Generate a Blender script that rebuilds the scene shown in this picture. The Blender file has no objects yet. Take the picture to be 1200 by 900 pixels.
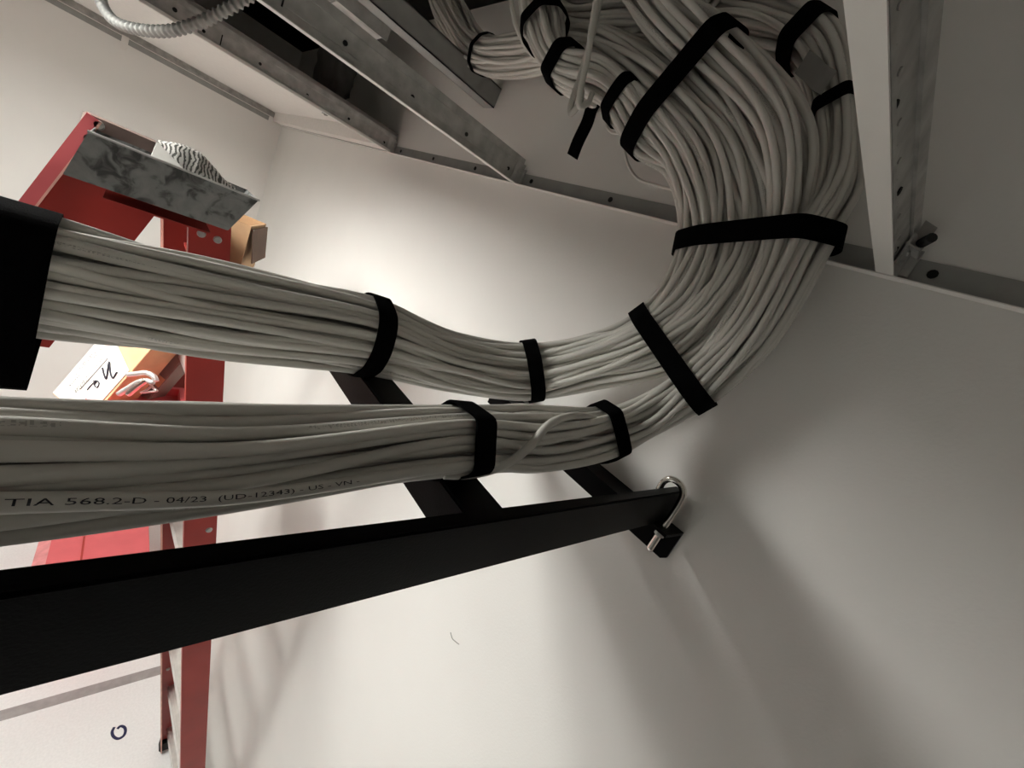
import bpy, bmesh, math, random
import numpy as np
from mathutils import Vector, Matrix, noise

random.seed(7); rng = np.random.default_rng(11)
scn = bpy.context.scene
COL = scn.collection
H = 2.45                       # camera height above the floor
F = 474.0                      # focal length in pixels of the 1200 px wide frame
# world axes seen by the camera (rows): x to the end wall, y to the left wall, z up
RX = np.array([.684, .133, .717]); RX /= np.linalg.norm(RX)
RY = np.array([-.592, -.471, .6525]); RY -= RX * RY.dot(RX); RY /= np.linalg.norm(RY)
RZ = np.cross(RX, RY)
ORG = np.array([0, 0, H])
WX, LY = .535, 2.84            # end wall, left wall
CZ = H + .1535                 # underside of the suspended ceiling grid

def ray(px, py):
    v = np.array([px - 600., py - 450., F]) / F
    return np.array([RX @ v, RY @ v, RZ @ v])
def at(px, py, mode, val):
    """point seen at a pixel, on plane X / Y / D (below eye) or at camera depth z"""
    r = ray(px, py)
    t = {'X': lambda: val / r[0], 'Y': lambda: val / r[1], 'D': lambda: -val / r[2], 'z': lambda: val}[mode]()
    return ORG + r * t

# ------------------------------------------------------------------ materials
def mat(name, col, rough=.5, metal=0., bump=0., bscale=200., var=0., vscale=8., emit=None, spec=.5):
    m = bpy.data.materials.new(name); m.use_nodes = True
    nt = m.node_tree; N = nt.nodes; L = nt.links
    b = N['Principled BSDF']
    b.inputs['Base Color'].default_value = (*col, 1); b.inputs['Roughness'].default_value = rough
    b.inputs['Metallic'].default_value = metal; b.inputs['Specular IOR Level'].default_value = spec
    tc = N.new('ShaderNodeTexCoord')
    if var:
        n = N.new('ShaderNodeTexNoise'); n.inputs['Scale'].default_value = vscale; n.inputs['Detail'].default_value = 6
        L.new(tc.outputs['Object'], n.inputs['Vector'])
        r = N.new('ShaderNodeValToRGB')
        r.color_ramp.elements[0].position = .3; r.color_ramp.elements[1].position = .7
        r.color_ramp.elements[0].color = (*[c * (1 - var) for c in col], 1)
        r.color_ramp.elements[1].color = (*[min(1, c * (1 + var)) for c in col], 1)
        L.new(n.outputs['Fac'], r.inputs['Fac']); L.new(r.outputs['Color'], b.inputs['Base Color'])
    if bump:
        n2 = N.new('ShaderNodeTexNoise'); n2.inputs['Scale'].default_value = bscale; n2.inputs['Detail'].default_value = 4
        L.new(tc.outputs['Object'], n2.inputs['Vector'])
        bp = N.new('ShaderNodeBump'); bp.inputs['Strength'].default_value = bump; bp.inputs['Distance'].default_value = .002
        L.new(n2.outputs['Fac'], bp.inputs['Height']); L.new(bp.outputs['Normal'], b.inputs['Normal'])
    if emit:
        b.inputs['Emission Color'].default_value = (*emit[0], 1); b.inputs['Emission Strength'].default_value = emit[1]
    return m

M = {}
M['wall'] = mat('painted_wall', (.82, .81, .775), .75, bump=.12, bscale=260, var=.015, vscale=5)
M['wallg'] = mat('low_bounce_wall', (.22, .215, .21), .75, bump=.12, bscale=260, var=.03, vscale=5)  # unseen walls darkened to cut the fill they bounce back
M['floor'] = mat('vinyl_floor', (.80, .80, .79), .5, var=.04, vscale=120, bump=.03, bscale=60)
M['strip'] = mat('floor_seam', (.33, .31, .30), .7, var=.12, vscale=30)
M['deck'] = mat('bright_bounce_deck', (.55, .54, .51), .9, var=.2, vscale=6)  # deck colour raised to bounce light onto the cables above the grid
M['unlit_black'] = mat('black_for_unlit_depth', (.012, .012, .012), .6, bump=.4, bscale=20)  # black standing for unlit depth, on the added duct and far sheets
M['velcro'] = mat('black_hook_and_loop', (.003, .003, .0032), 1., bump=.5, bscale=900, spec=.03)
M['black'] = mat('black_powder_coat', (.0022, .0022, .0023), .40, bump=.1, bscale=700, spec=.06)
M['galv'] = mat('galvanised_steel', (.47, .465, .445), .5, .3, var=.22, vscale=45, bump=.08, bscale=120)
M['galvd'] = mat('dark_galvanised_angle', (.33, .335, .32), .55, .2, var=.08, vscale=30)
M['hole'] = mat('punched_hole', (.005, .005, .005), .9)
M['white'] = mat('white_enamel', (.80, .78, .74), .45)
M['tile'] = mat('ceiling_tile_face', (.80, .77, .73), .85, bump=.2, bscale=400, var=.03, vscale=60)
M['tileb'] = mat('grey_tile_band', (.36, .34, .32), .8, var=.12, vscale=25)  # grey band along the tee side of the tile
M['red'] = mat('red_fiberglass', (.36, .030, .022), .42, var=.10, vscale=14, bump=.05, bscale=300)
M['worn'] = mat('worn_fiberglass_edge', (.75, .42, .34), .6, var=.15, vscale=40)
M['alu'] = mat('aluminium', (.72, .70, .67), .35, .75, var=.12, vscale=30)
M['brown'] = mat('brown_metal_plate', (.22, .16, .14), .4, .5, var=.2, vscale=20)
M['chrome'] = mat('zinc_plated_bolt', (.78, .76, .70), .18, 1.)
M['card'] = mat('cardboard', (.52, .33, .18), .85, var=.12, vscale=25)
M['cardd'] = mat('dark_cardboard', (.16, .10, .07), .85, var=.15, vscale=25)
M['taupe'] = mat('shaded_carton_side', (.20, .165, .14), .8, var=.1, vscale=20)  # cardboard darkened to paint the shaded side of the carton
M['paper'] = mat('label_paper', (.56, .55, .51), .7, var=.03, vscale=40)
M['ink'] = mat('black_marker_ink', (.012, .011, .02), .6)
M['blueink'] = mat('dark_blue_marker', (.012, .012, .06), .6)
M['greyink'] = mat('small_grey_print', (.22, .21, .20), .7)
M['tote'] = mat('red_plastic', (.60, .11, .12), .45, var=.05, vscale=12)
M['toter'] = mat('pale_red_plastic', (.66, .25, .25), .6, var=.15, vscale=30)  # paler red for the lid rim
M['rubber'] = mat('black_rubber', (.02, .02, .02), .8)
M['lens'] = mat('lit_lens', (.9, .9, .9), .5, emit=((1., .987, .945), 45.0))
M['crumple'] = mat('grey_crumpled_wrap', (.13, .125, .12), .5, var=.3, vscale=12)
M['tape'] = mat('grey_tape', (.27, .265, .25), .6)

def mud_mat():
    m = mat('mud_spattered_steel', (.22, .22, .215), .45, .35)
    nt = m.node_tree; N = nt.nodes; L = nt.links; b = N['Principled BSDF']
    tc = N.new('ShaderNodeTexCoord')
    n = N.new('ShaderNodeTexNoise'); n.inputs['Scale'].default_value = 50; n.inputs['Detail'].default_value = 3; n.inputs['Distortion'].default_value = .7
    L.new(tc.outputs['Object'], n.inputs['Vector'])
    r = N.new('ShaderNodeValToRGB'); e = r.color_ramp.elements
    e[0].position = .36; e[0].color = (.055, .055, .053, 1); e[1].position = .50; e[1].color = (.20, .205, .20, 1)
    x = r.color_ramp.elements.new(.43); x.color = (.12, .12, .115, 1)
    x = r.color_ramp.elements.new(.70); x.color = (.25, .25, .24, 1)
    L.new(n.outputs['Fac'], r.inputs['Fac']); L.new(r.outputs['Color'], b.inputs['Base Color'])
    bp = N.new('ShaderNodeBump'); bp.inputs['Strength'].default_value = .5; bp.inputs['Distance'].default_value = .004
    L.new(n.outputs['Fac'], bp.inputs['Height']); L.new(bp.outputs['Normal'], b.inputs['Normal'])
    return m
M['mud'] = mud_mat()

def foil_mat():
    m = mat('printed_foil', (.6, .6, .58), .35, .3)
    nt = m.node_tree; N = nt.nodes; L = nt.links; b = N['Principled BSDF']
    tc = N.new('ShaderNodeTexCoord')
    w = N.new('ShaderNodeTexWave'); w.inputs['Scale'].default_value = 60; w.inputs['Distortion'].default_value = 9; w.inputs['Detail'].default_value = 3
    L.new(tc.outputs['Object'], w.inputs['Vector'])
    r = N.new('ShaderNodeValToRGB'); r.color_ramp.elements[0].position = .25; r.color_ramp.elements[1].position = .55
    r.color_ramp.elements[0].color = (.10, .10, .09, 1); r.color_ramp.elements[1].color = (.72, .71, .67, 1)
    L.new(w.outputs['Color'], r.inputs['Fac']); L.new(r.outputs['Color'], b.inputs['Base Color'])
    return m
M['foil'] = foil_mat()

def cable_mat():
    """grey PVC jacket, a little different per cable, some with a fine printed line along it"""
    m = mat('grey_cable_jacket', (.5, .49, .45), .48, spec=.35)
    nt = m.node_tree; N = nt.nodes; L = nt.links; b = N['Principled BSDF']
    def math_(op, a, v=None):
        n = N.new('ShaderNodeMath'); n.operation = op
        if isinstance(a, (int, float)): n.inputs[0].default_value = a
        else: L.new(a, n.inputs[0])
        if v is not None:
            if isinstance(v, (int, float)): n.inputs[1].default_value = v
            else: L.new(v, n.inputs[1])
        return n.outputs[0]
    oi = N.new('ShaderNodeObjectInfo'); rnd = oi.outputs['Random']
    uv = N.new('ShaderNodeUVMap'); sp = N.new('ShaderNodeSeparateXYZ'); L.new(uv.outputs[0], sp.inputs[0])
    u, v = sp.outputs[0], sp.outputs[1]
    # letters: cells along the cable, only inside a thin band around one angle
    cu = math_('FLOOR', math_('MULTIPLY', u, 1100.)); cv = math_('FLOOR', math_('MULTIPLY', v, 44.))
    cb = N.new('ShaderNodeCombineXYZ'); L.new(cu, cb.inputs[0]); L.new(cv, cb.inputs[1]); L.new(rnd, cb.inputs[2])
    wn = N.new('ShaderNodeTexWhiteNoise'); L.new(cb.outputs[0], wn.inputs['Vector'])
    dots = math_('GREATER_THAN', wn.outputs['Value'], .55)
    gap = math_('GREATER_THAN', math_('FRACT', math_('MULTIPLY', u, 470.)), .25)
    band = math_('LESS_THAN', math_('ABSOLUTE', math_('SUBTRACT', v, .5)), .055)
    run = math_('LESS_THAN', math_('FRACT', math_('ADD', math_('MULTIPLY', u, 5.), math_('MULTIPLY', rnd, 9.))), .55)
    ink = math_('MULTIPLY', math_('MULTIPLY', dots, gap), math_('MULTIPLY', band, run))
    ink = math_('MULTIPLY', math_('MULTIPLY', ink, .38), math_('GREATER_THAN', math_('FRACT', math_('MULTIPLY', rnd, 37.)), .45))
    ramp = N.new('ShaderNodeValToRGB'); e = ramp.color_ramp.elements
    e[0].color = (.60, .585, .54, 1); e[1].color = (.74, .725, .67, 1)
    L.new(rnd, ramp.inputs['Fac'])
    mx = N.new('ShaderNodeMix'); mx.data_type = 'RGBA'
    L.new(ink, mx.inputs['Factor']); L.new(ramp.outputs['Color'], mx.inputs['A']); mx.inputs['B'].default_value = (.06, .06, .055, 1)
    L.new(mx.outputs['Result'], b.inputs['Base Color'])
    return m
M['cable'] = cable_mat()

# ------------------------------------------------------------------ object helpers
def link(name, me, m, parent=None, smooth=False):
    o = bpy.data.objects.new(name, me); COL.objects.link(o)
    if m is not None and not me.materials: me.materials.append(M[m] if isinstance(m, str) else m)
    if parent is not None: o.parent = parent
    if smooth:
        me.polygons.foreach_set('use_smooth', [True] * len(me.polygons)); me.update()
    return o
def tag(o, label, cat, group=None, kind=None):
    if label: o['label'] = label
    if cat: o['category'] = cat
    if group: o['group'] = group
    if kind: o['kind'] = kind
    return o
def empty(name, loc, label, cat, group=None):
    o = bpy.data.objects.new(name, None); COL.objects.link(o); o.location = loc; o.empty_display_size = .02
    EMPT[o.name] = Vector(loc)
    return tag(o, label, cat, group)
EMPT = {}
def build(name, bm, m, parent=None, smooth=False, bevel=0.):
    if bevel:
        bmesh.ops.bevel(bm, geom=bm.edges[:], offset=bevel, segments=2, affect='EDGES', clamp_overlap=True)
    bmesh.ops.recalc_face_normals(bm, faces=bm.faces[:])
    me = bpy.data.meshes.new(name); bm.to_mesh(me); bm.free()
    o = link(name, me, m, None, smooth)
    if parent is not None:
        o.parent = parent
        me.transform(Matrix.Translation(-EMPT.get(parent.name, parent.location)))
    return o
def V(*a): return Vector(a)
def box(bm, lo, hi, mi=0):
    lo, hi = [min(a, b) for a, b in zip(lo, hi)], [max(a, b) for a, b in zip(lo, hi)]
    vs = [bm.verts.new((x, y, z)) for x in (lo[0], hi[0]) for y in (lo[1], hi[1]) for z in (lo[2], hi[2])]
    for f in ((0, 1, 3, 2), (4, 6, 7, 5), (0, 4, 5, 1), (2, 3, 7, 6), (0, 2, 6, 4), (1, 5, 7, 3)):
        bm.faces.new([vs[i] for i in f]).material_index = mi
    return vs
def obox(bm, c, ax, ay, az, mi=0):
    """box with centre and three half-axis vectors"""
    c, ax, ay, az = map(Vector, (c, ax, ay, az))
    vs = [bm.verts.new(c + ax * i + ay * j + az * k) for i in (-1, 1) for j in (-1, 1) for k in (-1, 1)]
    for f in ((0, 1, 3, 2), (4, 6, 7, 5), (0, 4, 5, 1), (2, 3, 7, 6), (0, 2, 6, 4), (1, 5, 7, 3)):
        bm.faces.new([vs[i] for i in f]).material_index = mi
def prism(bm, poly, off, mi=0):
    """closed slab: polygon of world points, extruded by vector off"""
    off = Vector(off); a = [bm.verts.new(Vector(p)) for p in poly]; b = [bm.verts.new(Vector(p) + off) for p in poly]
    n = len(a); fs = [bm.faces.new(a), bm.faces.new(b[::-1])]
    for i in range(n): fs.append(bm.faces.new((a[i], b[i], b[(i + 1) % n], a[(i + 1) % n])))
    for f in fs: f.material_index = mi
def cyl(bm, a, b, r, seg=16, r2=None, mi=0):
    a, b = Vector(a), Vector(b); d = (b - a).normalized()
    x = d.orthogonal().normalized(); y = d.cross(x); r2 = r if r2 is None else r2
    A = [bm.verts.new(a + (x * math.cos(t) + y * math.sin(t)) * r) for t in [2 * math.pi * i / seg for i in range(seg)]]
    B = [bm.verts.new(b + (x * math.cos(t) + y * math.sin(t)) * r2) for t in [2 * math.pi * i / seg for i in range(seg)]]
    fs = [bm.faces.new(A[::-1]), bm.faces.new(B)]
    for i in range(seg): fs.append(bm.faces.new((A[i], A[(i + 1) % seg], B[(i + 1) % seg], B[i])))
    for f in fs: f.material_index = mi
def catmull(P, n):
    """smooth curve through points (chord-length knots), n samples per span"""
    P = np.asarray(P, float); h = np.linalg.norm(np.diff(P, axis=0), axis=1) ** .75 + 1e-6
    d = np.diff(P, axis=0) / h[:, None]; m = np.empty_like(P)
    m[0], m[-1] = d[0], d[-1]
    m[1:-1] = (h[1:, None] * d[:-1] + h[:-1, None] * d[1:]) / (h[1:] + h[:-1])[:, None]
    out = []
    for i in range(len(P) - 1):
        for t in np.linspace(0, 1, n, endpoint=False):
            t2, t3 = t * t, t ** 3
            out.append((2 * t3 - 3 * t2 + 1) * P[i] + (t3 - 2 * t2 + t) * h[i] * m[i] + (3 * t2 - 2 * t3) * P[i + 1] + (t3 - t2) * h[i] * m[i + 1])
    out.append(P[-1]); return np.array(out)
def frames(P):
    T = np.gradient(P, axis=0); T /= np.linalg.norm(T, axis=1)[:, None] + 1e-12
    n = np.cross(T[0], [0.13, .2, .97]); n /= np.linalg.norm(n); Ns = [n]
    for i in range(1, len(P)):
        n = Ns[-1] - T[i] * Ns[-1].dot(T[i]); Ns.append(n / np.linalg.norm(n))
    Ns = np.array(Ns); return T, Ns, np.cross(T, Ns)
def tube_mesh(name, P, r, sides=8, twist=0., rad=None):
    P = np.asarray(P, float); T, A, B = frames(P); k = len(P)
    th = np.linspace(0, 2 * np.pi, sides, endpoint=False) + twist
    R = np.full(k, r) if rad is None else rad
    Vv = P[:, None] + (A[:, None] * np.cos(th)[None, :, None] + B[:, None] * np.sin(th)[None, :, None]) * R[:, None, None]
    vs = Vv.reshape(-1, 3)
    i = np.arange(k - 1)[:, None] * sides; j = np.arange(sides)[None]; j2 = (j + 1) % sides
    F_ = np.stack([i + j, i + j2, i + sides + j2, i + sides + j], -1).reshape(-1, 4)
    me = bpy.data.meshes.new(name)
    faces = F_.tolist() + [list(range(sides))[::-1], list(range((k - 1) * sides, k * sides))]
    me.from_pydata(vs.tolist(), [], faces)
    L = np.concatenate([[0], np.cumsum(np.linalg.norm(np.diff(P, axis=0), axis=1))])
    ii = np.broadcast_to(np.arange(k - 1)[:, None], (k - 1, sides)); jj = np.broadcast_to(j, (k - 1, sides))
    u0, u1 = L[ii], L[ii + 1]; v0, v1 = jj / sides, (jj + 1) / sides
    uv = np.stack([np.stack([u0, v0], -1), np.stack([u0, v1], -1), np.stack([u1, v1], -1), np.stack([u1, v0], -1)], 2).reshape(-1, 2)
    uv = np.vstack([uv, np.zeros((2 * sides, 2))])
    lay = me.uv_layers.new(name='UVMap'); lay.data.foreach_set('uv', uv.ravel())
    me.polygons.foreach_set('use_smooth', [True] * len(me.polygons)); me.update()
    return me

# ------------------------------------------------------------------ camera
cam = bpy.data.cameras.new('camera'); cam.sensor_width = 36; cam.lens = F / 1200 * 36; cam.clip_start = .01; cam.clip_end = 60
co = bpy.data.objects.new('camera', cam); COL.objects.link(co); scn.camera = co
right = np.array([RX[0], RY[0], RZ[0]]); down = np.array([RX[1], RY[1], RZ[1]]); fwd = np.array([RX[2], RY[2], RZ[2]])
m4 = Matrix.Identity(4)
for i in range(3): m4[i][0], m4[i][1], m4[i][2] = right[i], -down[i], -fwd[i]
m4.translation = ORG; co.matrix_world = m4

# ------------------------------------------------------------------ the room
DECK = H + .85
def struct(name, bm, m, **k): return tag(build(name, bm, m, **k), None, None, kind='structure')
XB, YB = -2.6, -2.4
bm = bmesh.new(); box(bm, (WX, YB, 0), (WX + .1, LY + .1, H + .53)); struct('wall_right', bm, 'wall')
bm = bmesh.new(); box(bm, (XB, LY, 0), (WX, LY + .1, H + .53)); struct('wall_left', bm, 'wall')
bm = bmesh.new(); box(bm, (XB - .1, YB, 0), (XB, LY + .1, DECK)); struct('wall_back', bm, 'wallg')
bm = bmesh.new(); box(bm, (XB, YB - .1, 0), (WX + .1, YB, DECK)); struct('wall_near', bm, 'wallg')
bm = bmesh.new(); box(bm, (XB - .1, YB - .1, -.1), (WX + .1, LY + .1, 0)); fl = struct('floor', bm, 'floor')
bm = bmesh.new(); box(bm, (XB - .1, YB - .1, DECK), (WX + 1.2, LY + 1.2, DECK + .1)); struct('ceiling', bm, 'deck')
bm = bmesh.new(); box(bm, (XB - .1, LY + 1.1, H), (WX + 1.2, LY + 1.2, DECK)); box(bm, (WX + 1.1, YB - .1, H), (WX + 1.2, LY + 1.1, DECK)); struct('dark_void_sheet', bm, 'unlit_black')  # black sheets stand in for the unlit void past the wall tops
bm = bmesh.new(); box(bm, (XB, 1.64, 0), (WX, 1.685, .0015)); struct('trim_1', bm, 'strip')
# C-shaped marker stroke on the floor
pts = [at(x, y, 'D', H - .001) for x, y in ((134, 852), (131.5, 857), (133, 863), (139, 865.5), (144.5, 862.5), (147, 857), (145.5, 852), (141, 851), (137.5, 854))]
me = tube_mesh('marker_stroke', catmull(pts, 5), .005, 6); me.transform(Matrix.Translation((0, 0, 0)))
for v in me.vertices: v.co.z = .0006 + max(-.0004, (v.co.z - .001) * .08)
o = link('marker_stroke', me, 'blueink', fl); o['label'] = 'dark blue C-shaped marker stroke'

# wall angle on the end wall: dark upright leg with screws, white lip below
def wall_angle(name, segs_x=None):
    bm = bmesh.new()
    box(bm, (WX - .0012, YB, CZ), (WX, LY, CZ + .024), 0)
    box(bm, (WX - .013, YB, CZ - .0012), (WX - .0012, LY, CZ), 1)
    for y in np.arange(-2.2, 2.8, .203):
        cyl(bm, (WX - .0025, y + .03, CZ + .013), (WX - .001, y + .03, CZ + .013), .0042, 10, mi=2)
    me = bpy.data.meshes.new(name)
    o = struct(name, bm, None); 
    for k in ('galvd', 'white', 'hole'): o.data.materials.append(M[k])
    return o
wall_angle('trim_2')
wr = bpy.data.objects['wall_right']
P = catmull([at(x, y, 'X', WX - .0004) for x, y in ((528, 741), (530, 748), (534, 752), (538, 755))], 5)
o = link('scuff_mark', tube_mesh('scuff_mark', P, .0007, 6), 'greyink', wr); o['label'] = 'thin grey scratch'
bm = bmesh.new()
box(bm, (XB, LY - .0015, CZ - .006), (.47, LY, CZ + .016), 0)
box(bm, (XB, LY - .022, CZ + .016), (.50, LY, CZ + .018), 1)
box(bm, (XB, LY - .004, CZ + .018), (WX, LY, CZ + .046), 2)
o = struct('trim_3', bm, None)
for k in ('galvd', 'white', 'galv'): o.data.materials.append(M[k])

# ceiling tees
def tee(y, w, label, x1=WX - .002, x0=-2.5, slot=False, hh=.048):
    t = empty('ceiling_tee', (x1, y, CZ), label, 'ceiling tee', 'ceiling grid tees')
    bm = bmesh.new()
    if slot:
        box(bm, (x0, y - w / 2, CZ), (x1, y - w * .14, CZ + .006)); box(bm, (x0, y + w * .14, CZ), (x1, y + w / 2, CZ + .006))
        box(bm, (x0, y - w * .2, CZ + .004), (x1, y + w * .2, CZ + .007))
    else:
        box(bm, (x0, y - w / 2, CZ), (x1, y + w / 2, CZ + .0012))
    build('flange', bm, 'white', t)['label'] = 'white enamelled flange'
    bm = bmesh.new()
    x2 = x1 - .004
    box(bm, (x0, y - .0007, CZ + .0012), (x2, y + .0007, CZ + hh - .010), 0)
    box(bm, (x0, y - .0032, CZ + hh - .012), (x2, y + .0032, CZ + hh), 0)
    box(bm, (x0, y - .0022, CZ + .0012), (x2, y + .0022, CZ + .009), 0)
    # rivet rows, punched holes and a splice fold
    for k, x in enumerate(np.arange(.50, -.9, -.0215)):
        if x > x2 - .01: continue
        z = CZ + .016 + (.004 if k % 2 else 0)
        cyl(bm, (x, y - .0016, z), (x, y - .0005, z), .0022 if k % 5 else .0034, 8, mi=1 if k % 5 == 0 else 0)
    for x in (.05, .02, -.25, -.28): cyl(bm, (x, y - .0015, CZ + .022), (x, y - .0004, CZ + .022), .0042, 12, mi=1)
    box(bm, (.10, y - .0024, CZ + .009), (.102, y - .0006, CZ + .03), 1)
    box(bm, (.10, y - .0018, CZ + .012), (x2 - .03, y - .0006, CZ + .016), 0)
    wb = build('web', bm, None, t)
    for k in ('galv', 'hole'): wb.data.materials.append(M[k])
    bm = bmesh.new()
    obox(bm, (x1 - .012, y - .006, CZ + .020), (.010, -.002, 0), (.0002, .001, 0), (0, 0, .018))
    box(bm, (x1 - .004, y - .016, CZ + .004), (x1 - .001, y + .012, CZ + .030))
    for z in (.012, .022): cyl(bm, (x1 - .013, y - .0082, CZ + z), (x1 - .013, y - .0062, CZ + z), .0026, 8)
    build('end_clip', bm, 'galv', t)
    return t
tee(1.333, .0145, 'slotted tee between the white ceiling tile and the dark open bay', slot=True)
tee(.712, .0145, 'tee with one thin white edge running free across the open ceiling bay')
tee(.094, .0148, 'broad white-faced tee crossing in front of the rear cable coil')
tee(-.52, .0148, 'ceiling tee beyond the right-hand end of the cable run')

# white tile strip left of the slotted tee, and other tiles further back
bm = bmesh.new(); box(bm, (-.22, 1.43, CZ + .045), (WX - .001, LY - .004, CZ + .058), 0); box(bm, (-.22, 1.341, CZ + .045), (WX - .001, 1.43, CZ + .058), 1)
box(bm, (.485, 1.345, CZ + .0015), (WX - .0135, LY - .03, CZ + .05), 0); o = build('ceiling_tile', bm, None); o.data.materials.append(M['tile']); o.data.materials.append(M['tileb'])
tag(o, 'white ceiling tile beside the left wall with a grey border', 'ceiling tile')
bm = bmesh.new(); box(bm, (-1.9, 1.345, CZ + .045), (-.222, LY - .004, CZ + .058)); tag(build('ceiling_tile', bm, 'tile'), 'white ceiling tile between the recessed light and the left wall', 'ceiling tile')
# recessed lamp in the ceiling behind it
LX0, LX1, LY0, LY1 = -1.12, -.24, .78, 1.305
lt = empty('recessed_ceiling_light', ((LX0 + LX1) / 2, (LY0 + LY1) / 2, CZ), 'recessed white ceiling light behind the loop of flexible conduit', 'ceiling light')
bm = bmesh.new()
for lo, hi in (((LX0 - .02, LY0 - .01, CZ), (LX0, LY1 + .02, CZ + .075)), ((LX1, LY0 - .01, CZ), (LX1 + .02, LY1 + .02, CZ + .075)),
               ((LX0, LY0 - .01, CZ), (LX1, LY0, CZ + .075)), ((LX0, LY1, CZ), (LX1, LY1 + .02, CZ + .075)), ((LX0 - .02, LY0 - .01, CZ + .075), (LX1 + .02, LY1 + .02, CZ + .085))):
    box(bm, lo, hi)
build('housing', bm, 'white', lt)
bm = bmesh.new(); box(bm, (LX0 + .002, LY0 + .002, CZ + .062), (LX1 - .002, LY1 - .002, CZ + .066)); build('lens', bm, 'lens', lt)

# strut on the wall above the grid, junction box, crumpled wrap
bm = bmesh.new(); y0 = .897
box(bm, (-1.6, y0, H + .297), (WX - .001, y0 + .041, H + .2995)); box(bm, (-1.6, y0, H + .297), (WX - .001, y0 + .0025, H + .338)); box(bm, (-1.6, y0 + .0385, H + .297), (WX - .001, y0 + .041, H + .338))
box(bm, (-1.6, y0, H + .3355), (WX - .001, y0 + .012, H + .338)); box(bm, (-1.6, y0 + .029, H + .3355), (WX - .001, y0 + .041, H + .338))
tag(build('strut_channel', bm, 'galvd'), 'grey strut channel ending at the wall above the ceiling grid', 'strut')
bm = bmesh.new(); cyl(bm, (-1.9, 1.10, H + .50), (.20, 1.10, H + .50), .17, 32)  # duct added to keep the open bay dark under the brightened deck
for x in np.arange(-1.8, .2, .12): cyl(bm, (x, 1.10, H + .50), (x + .012, 1.10, H + .50), .175, 32)
tag(build('bay_darkening_duct', bm, 'unlit_black', smooth=False), 'added black duct that keeps the open ceiling bay dark', 'duct')
t = empty('junction_box', tuple(at(430, 0, 'z', .80)), 'galvanised junction box hung beside the strut channel above the free tee', 'junction box')
c = Vector(at(428, -8, 'z', .78)); bm = bmesh.new(); obox(bm, c, (.05, 0, 0), (0, .03, 0), (0, 0, .05)); build('housing', bm, 'galv', t, bevel=.004)
bm = bmesh.new(); obox(bm, c + V(0, -.031, 0), (.053, 0, 0), (0, .0012, 0), (0, 0, .053)); cyl(bm, c + V(.03, -.034, -.03), c + V(.03, -.031, -.03), .005, 10); build('cover_plate', bm, 'galv', t)
bm = bmesh.new(); bmesh.ops.create_icosphere(bm, subdivisions=4, radius=1)
cc = Vector(at(397, 78, 'z', 1.28))
for v in bm.verts:
    p = v.co.copy(); d = noise.noise(p * 1.6) * .35 + abs(noise.noise(p * 3.7 + V(3, 1, 2))) * .35
    v.co = cc + V(p.x * .05, p.y * .07, p.z * .12) * (1 + d)
tag(build('duct_wrap', bm, 'crumple', smooth=True), 'dull grey crumpled plastic wrap hanging in the dark ceiling bay', 'plastic wrap')

# flexible metal conduit
pts = [at(x, y, 'z', z) for x, y, z in ((112, -60, .84), (116, -20, .82), (121, 8, .80), (136, 26, .79), (165, 35, .78), (200, 36, .77), (232, 27, .76), (262, 13, .75), (292, -4, .75), (330, -30, .76))]
P = catmull(pts, 60); L = np.concatenate([[0], np.cumsum(np.linalg.norm(np.diff(P, axis=0), axis=1))])
P = np.array([[np.interp(s, L, P[:, k]) for k in range(3)] for s in np.arange(0, L[-1], .0013)])
rad = .0088 + .0018 * np.sin(np.arange(len(P)) * .0013 / .0115 * 2 * np.pi)
o = link('flexible_conduit', tube_mesh('flexible_conduit', P, .01, 14, rad=rad), 'galvd'); tag(o, 'ribbed flexible metal conduit looping below the ceiling light', 'conduit')
bm = bmesh.new(); p = Vector(at(148, 46, 'Y', LY - .02)); box(bm, (p.x - .014, LY - .0245, CZ - .035), (p.x + .008, LY - .0235, CZ + .02)); box(bm, (p.x - .014, LY - .0245, CZ + .0185), (p.x + .008, LY - .003, CZ + .02))
tag(build('tape_tab', bm, 'white'), 'small white tape tab hanging from the trim on the left wall', 'tape')
# bent hanger tab with a black screw beside the broad tee
bm = bmesh.new(); a = Vector(at(1066, 300, 'X', WX - .004)); b = Vector(at(1090, 262, 'X', WX - .012)); w = V(0, .007, .003)
prism(bm, [a - w * .8, a + w * .8, b + w * .6, b - w], (-.0015, 0, 0)); prism(bm, [a - w, a + w * .8, a + w * .8 + V(-.02, .0, .002), a - w + V(-.02, 0, .002)], (0, 0, .0015))
t = empty('hanger_tab', tuple(a), 'small bent metal tab screwed to the wall beside the broad tee', 'hanger tab'); build('tab', bm, 'galv', t)
bm = bmesh.new(); s = Vector(at(1080, 285, 'X', WX - .012)); cyl(bm, s, s + V(-.012, -.006, .002), .0045, 12); cyl(bm, s, s + V(.012, 0, 0), .002, 8); build('screw', bm, 'rubber', t)['label'] = 'black screw'

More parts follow.
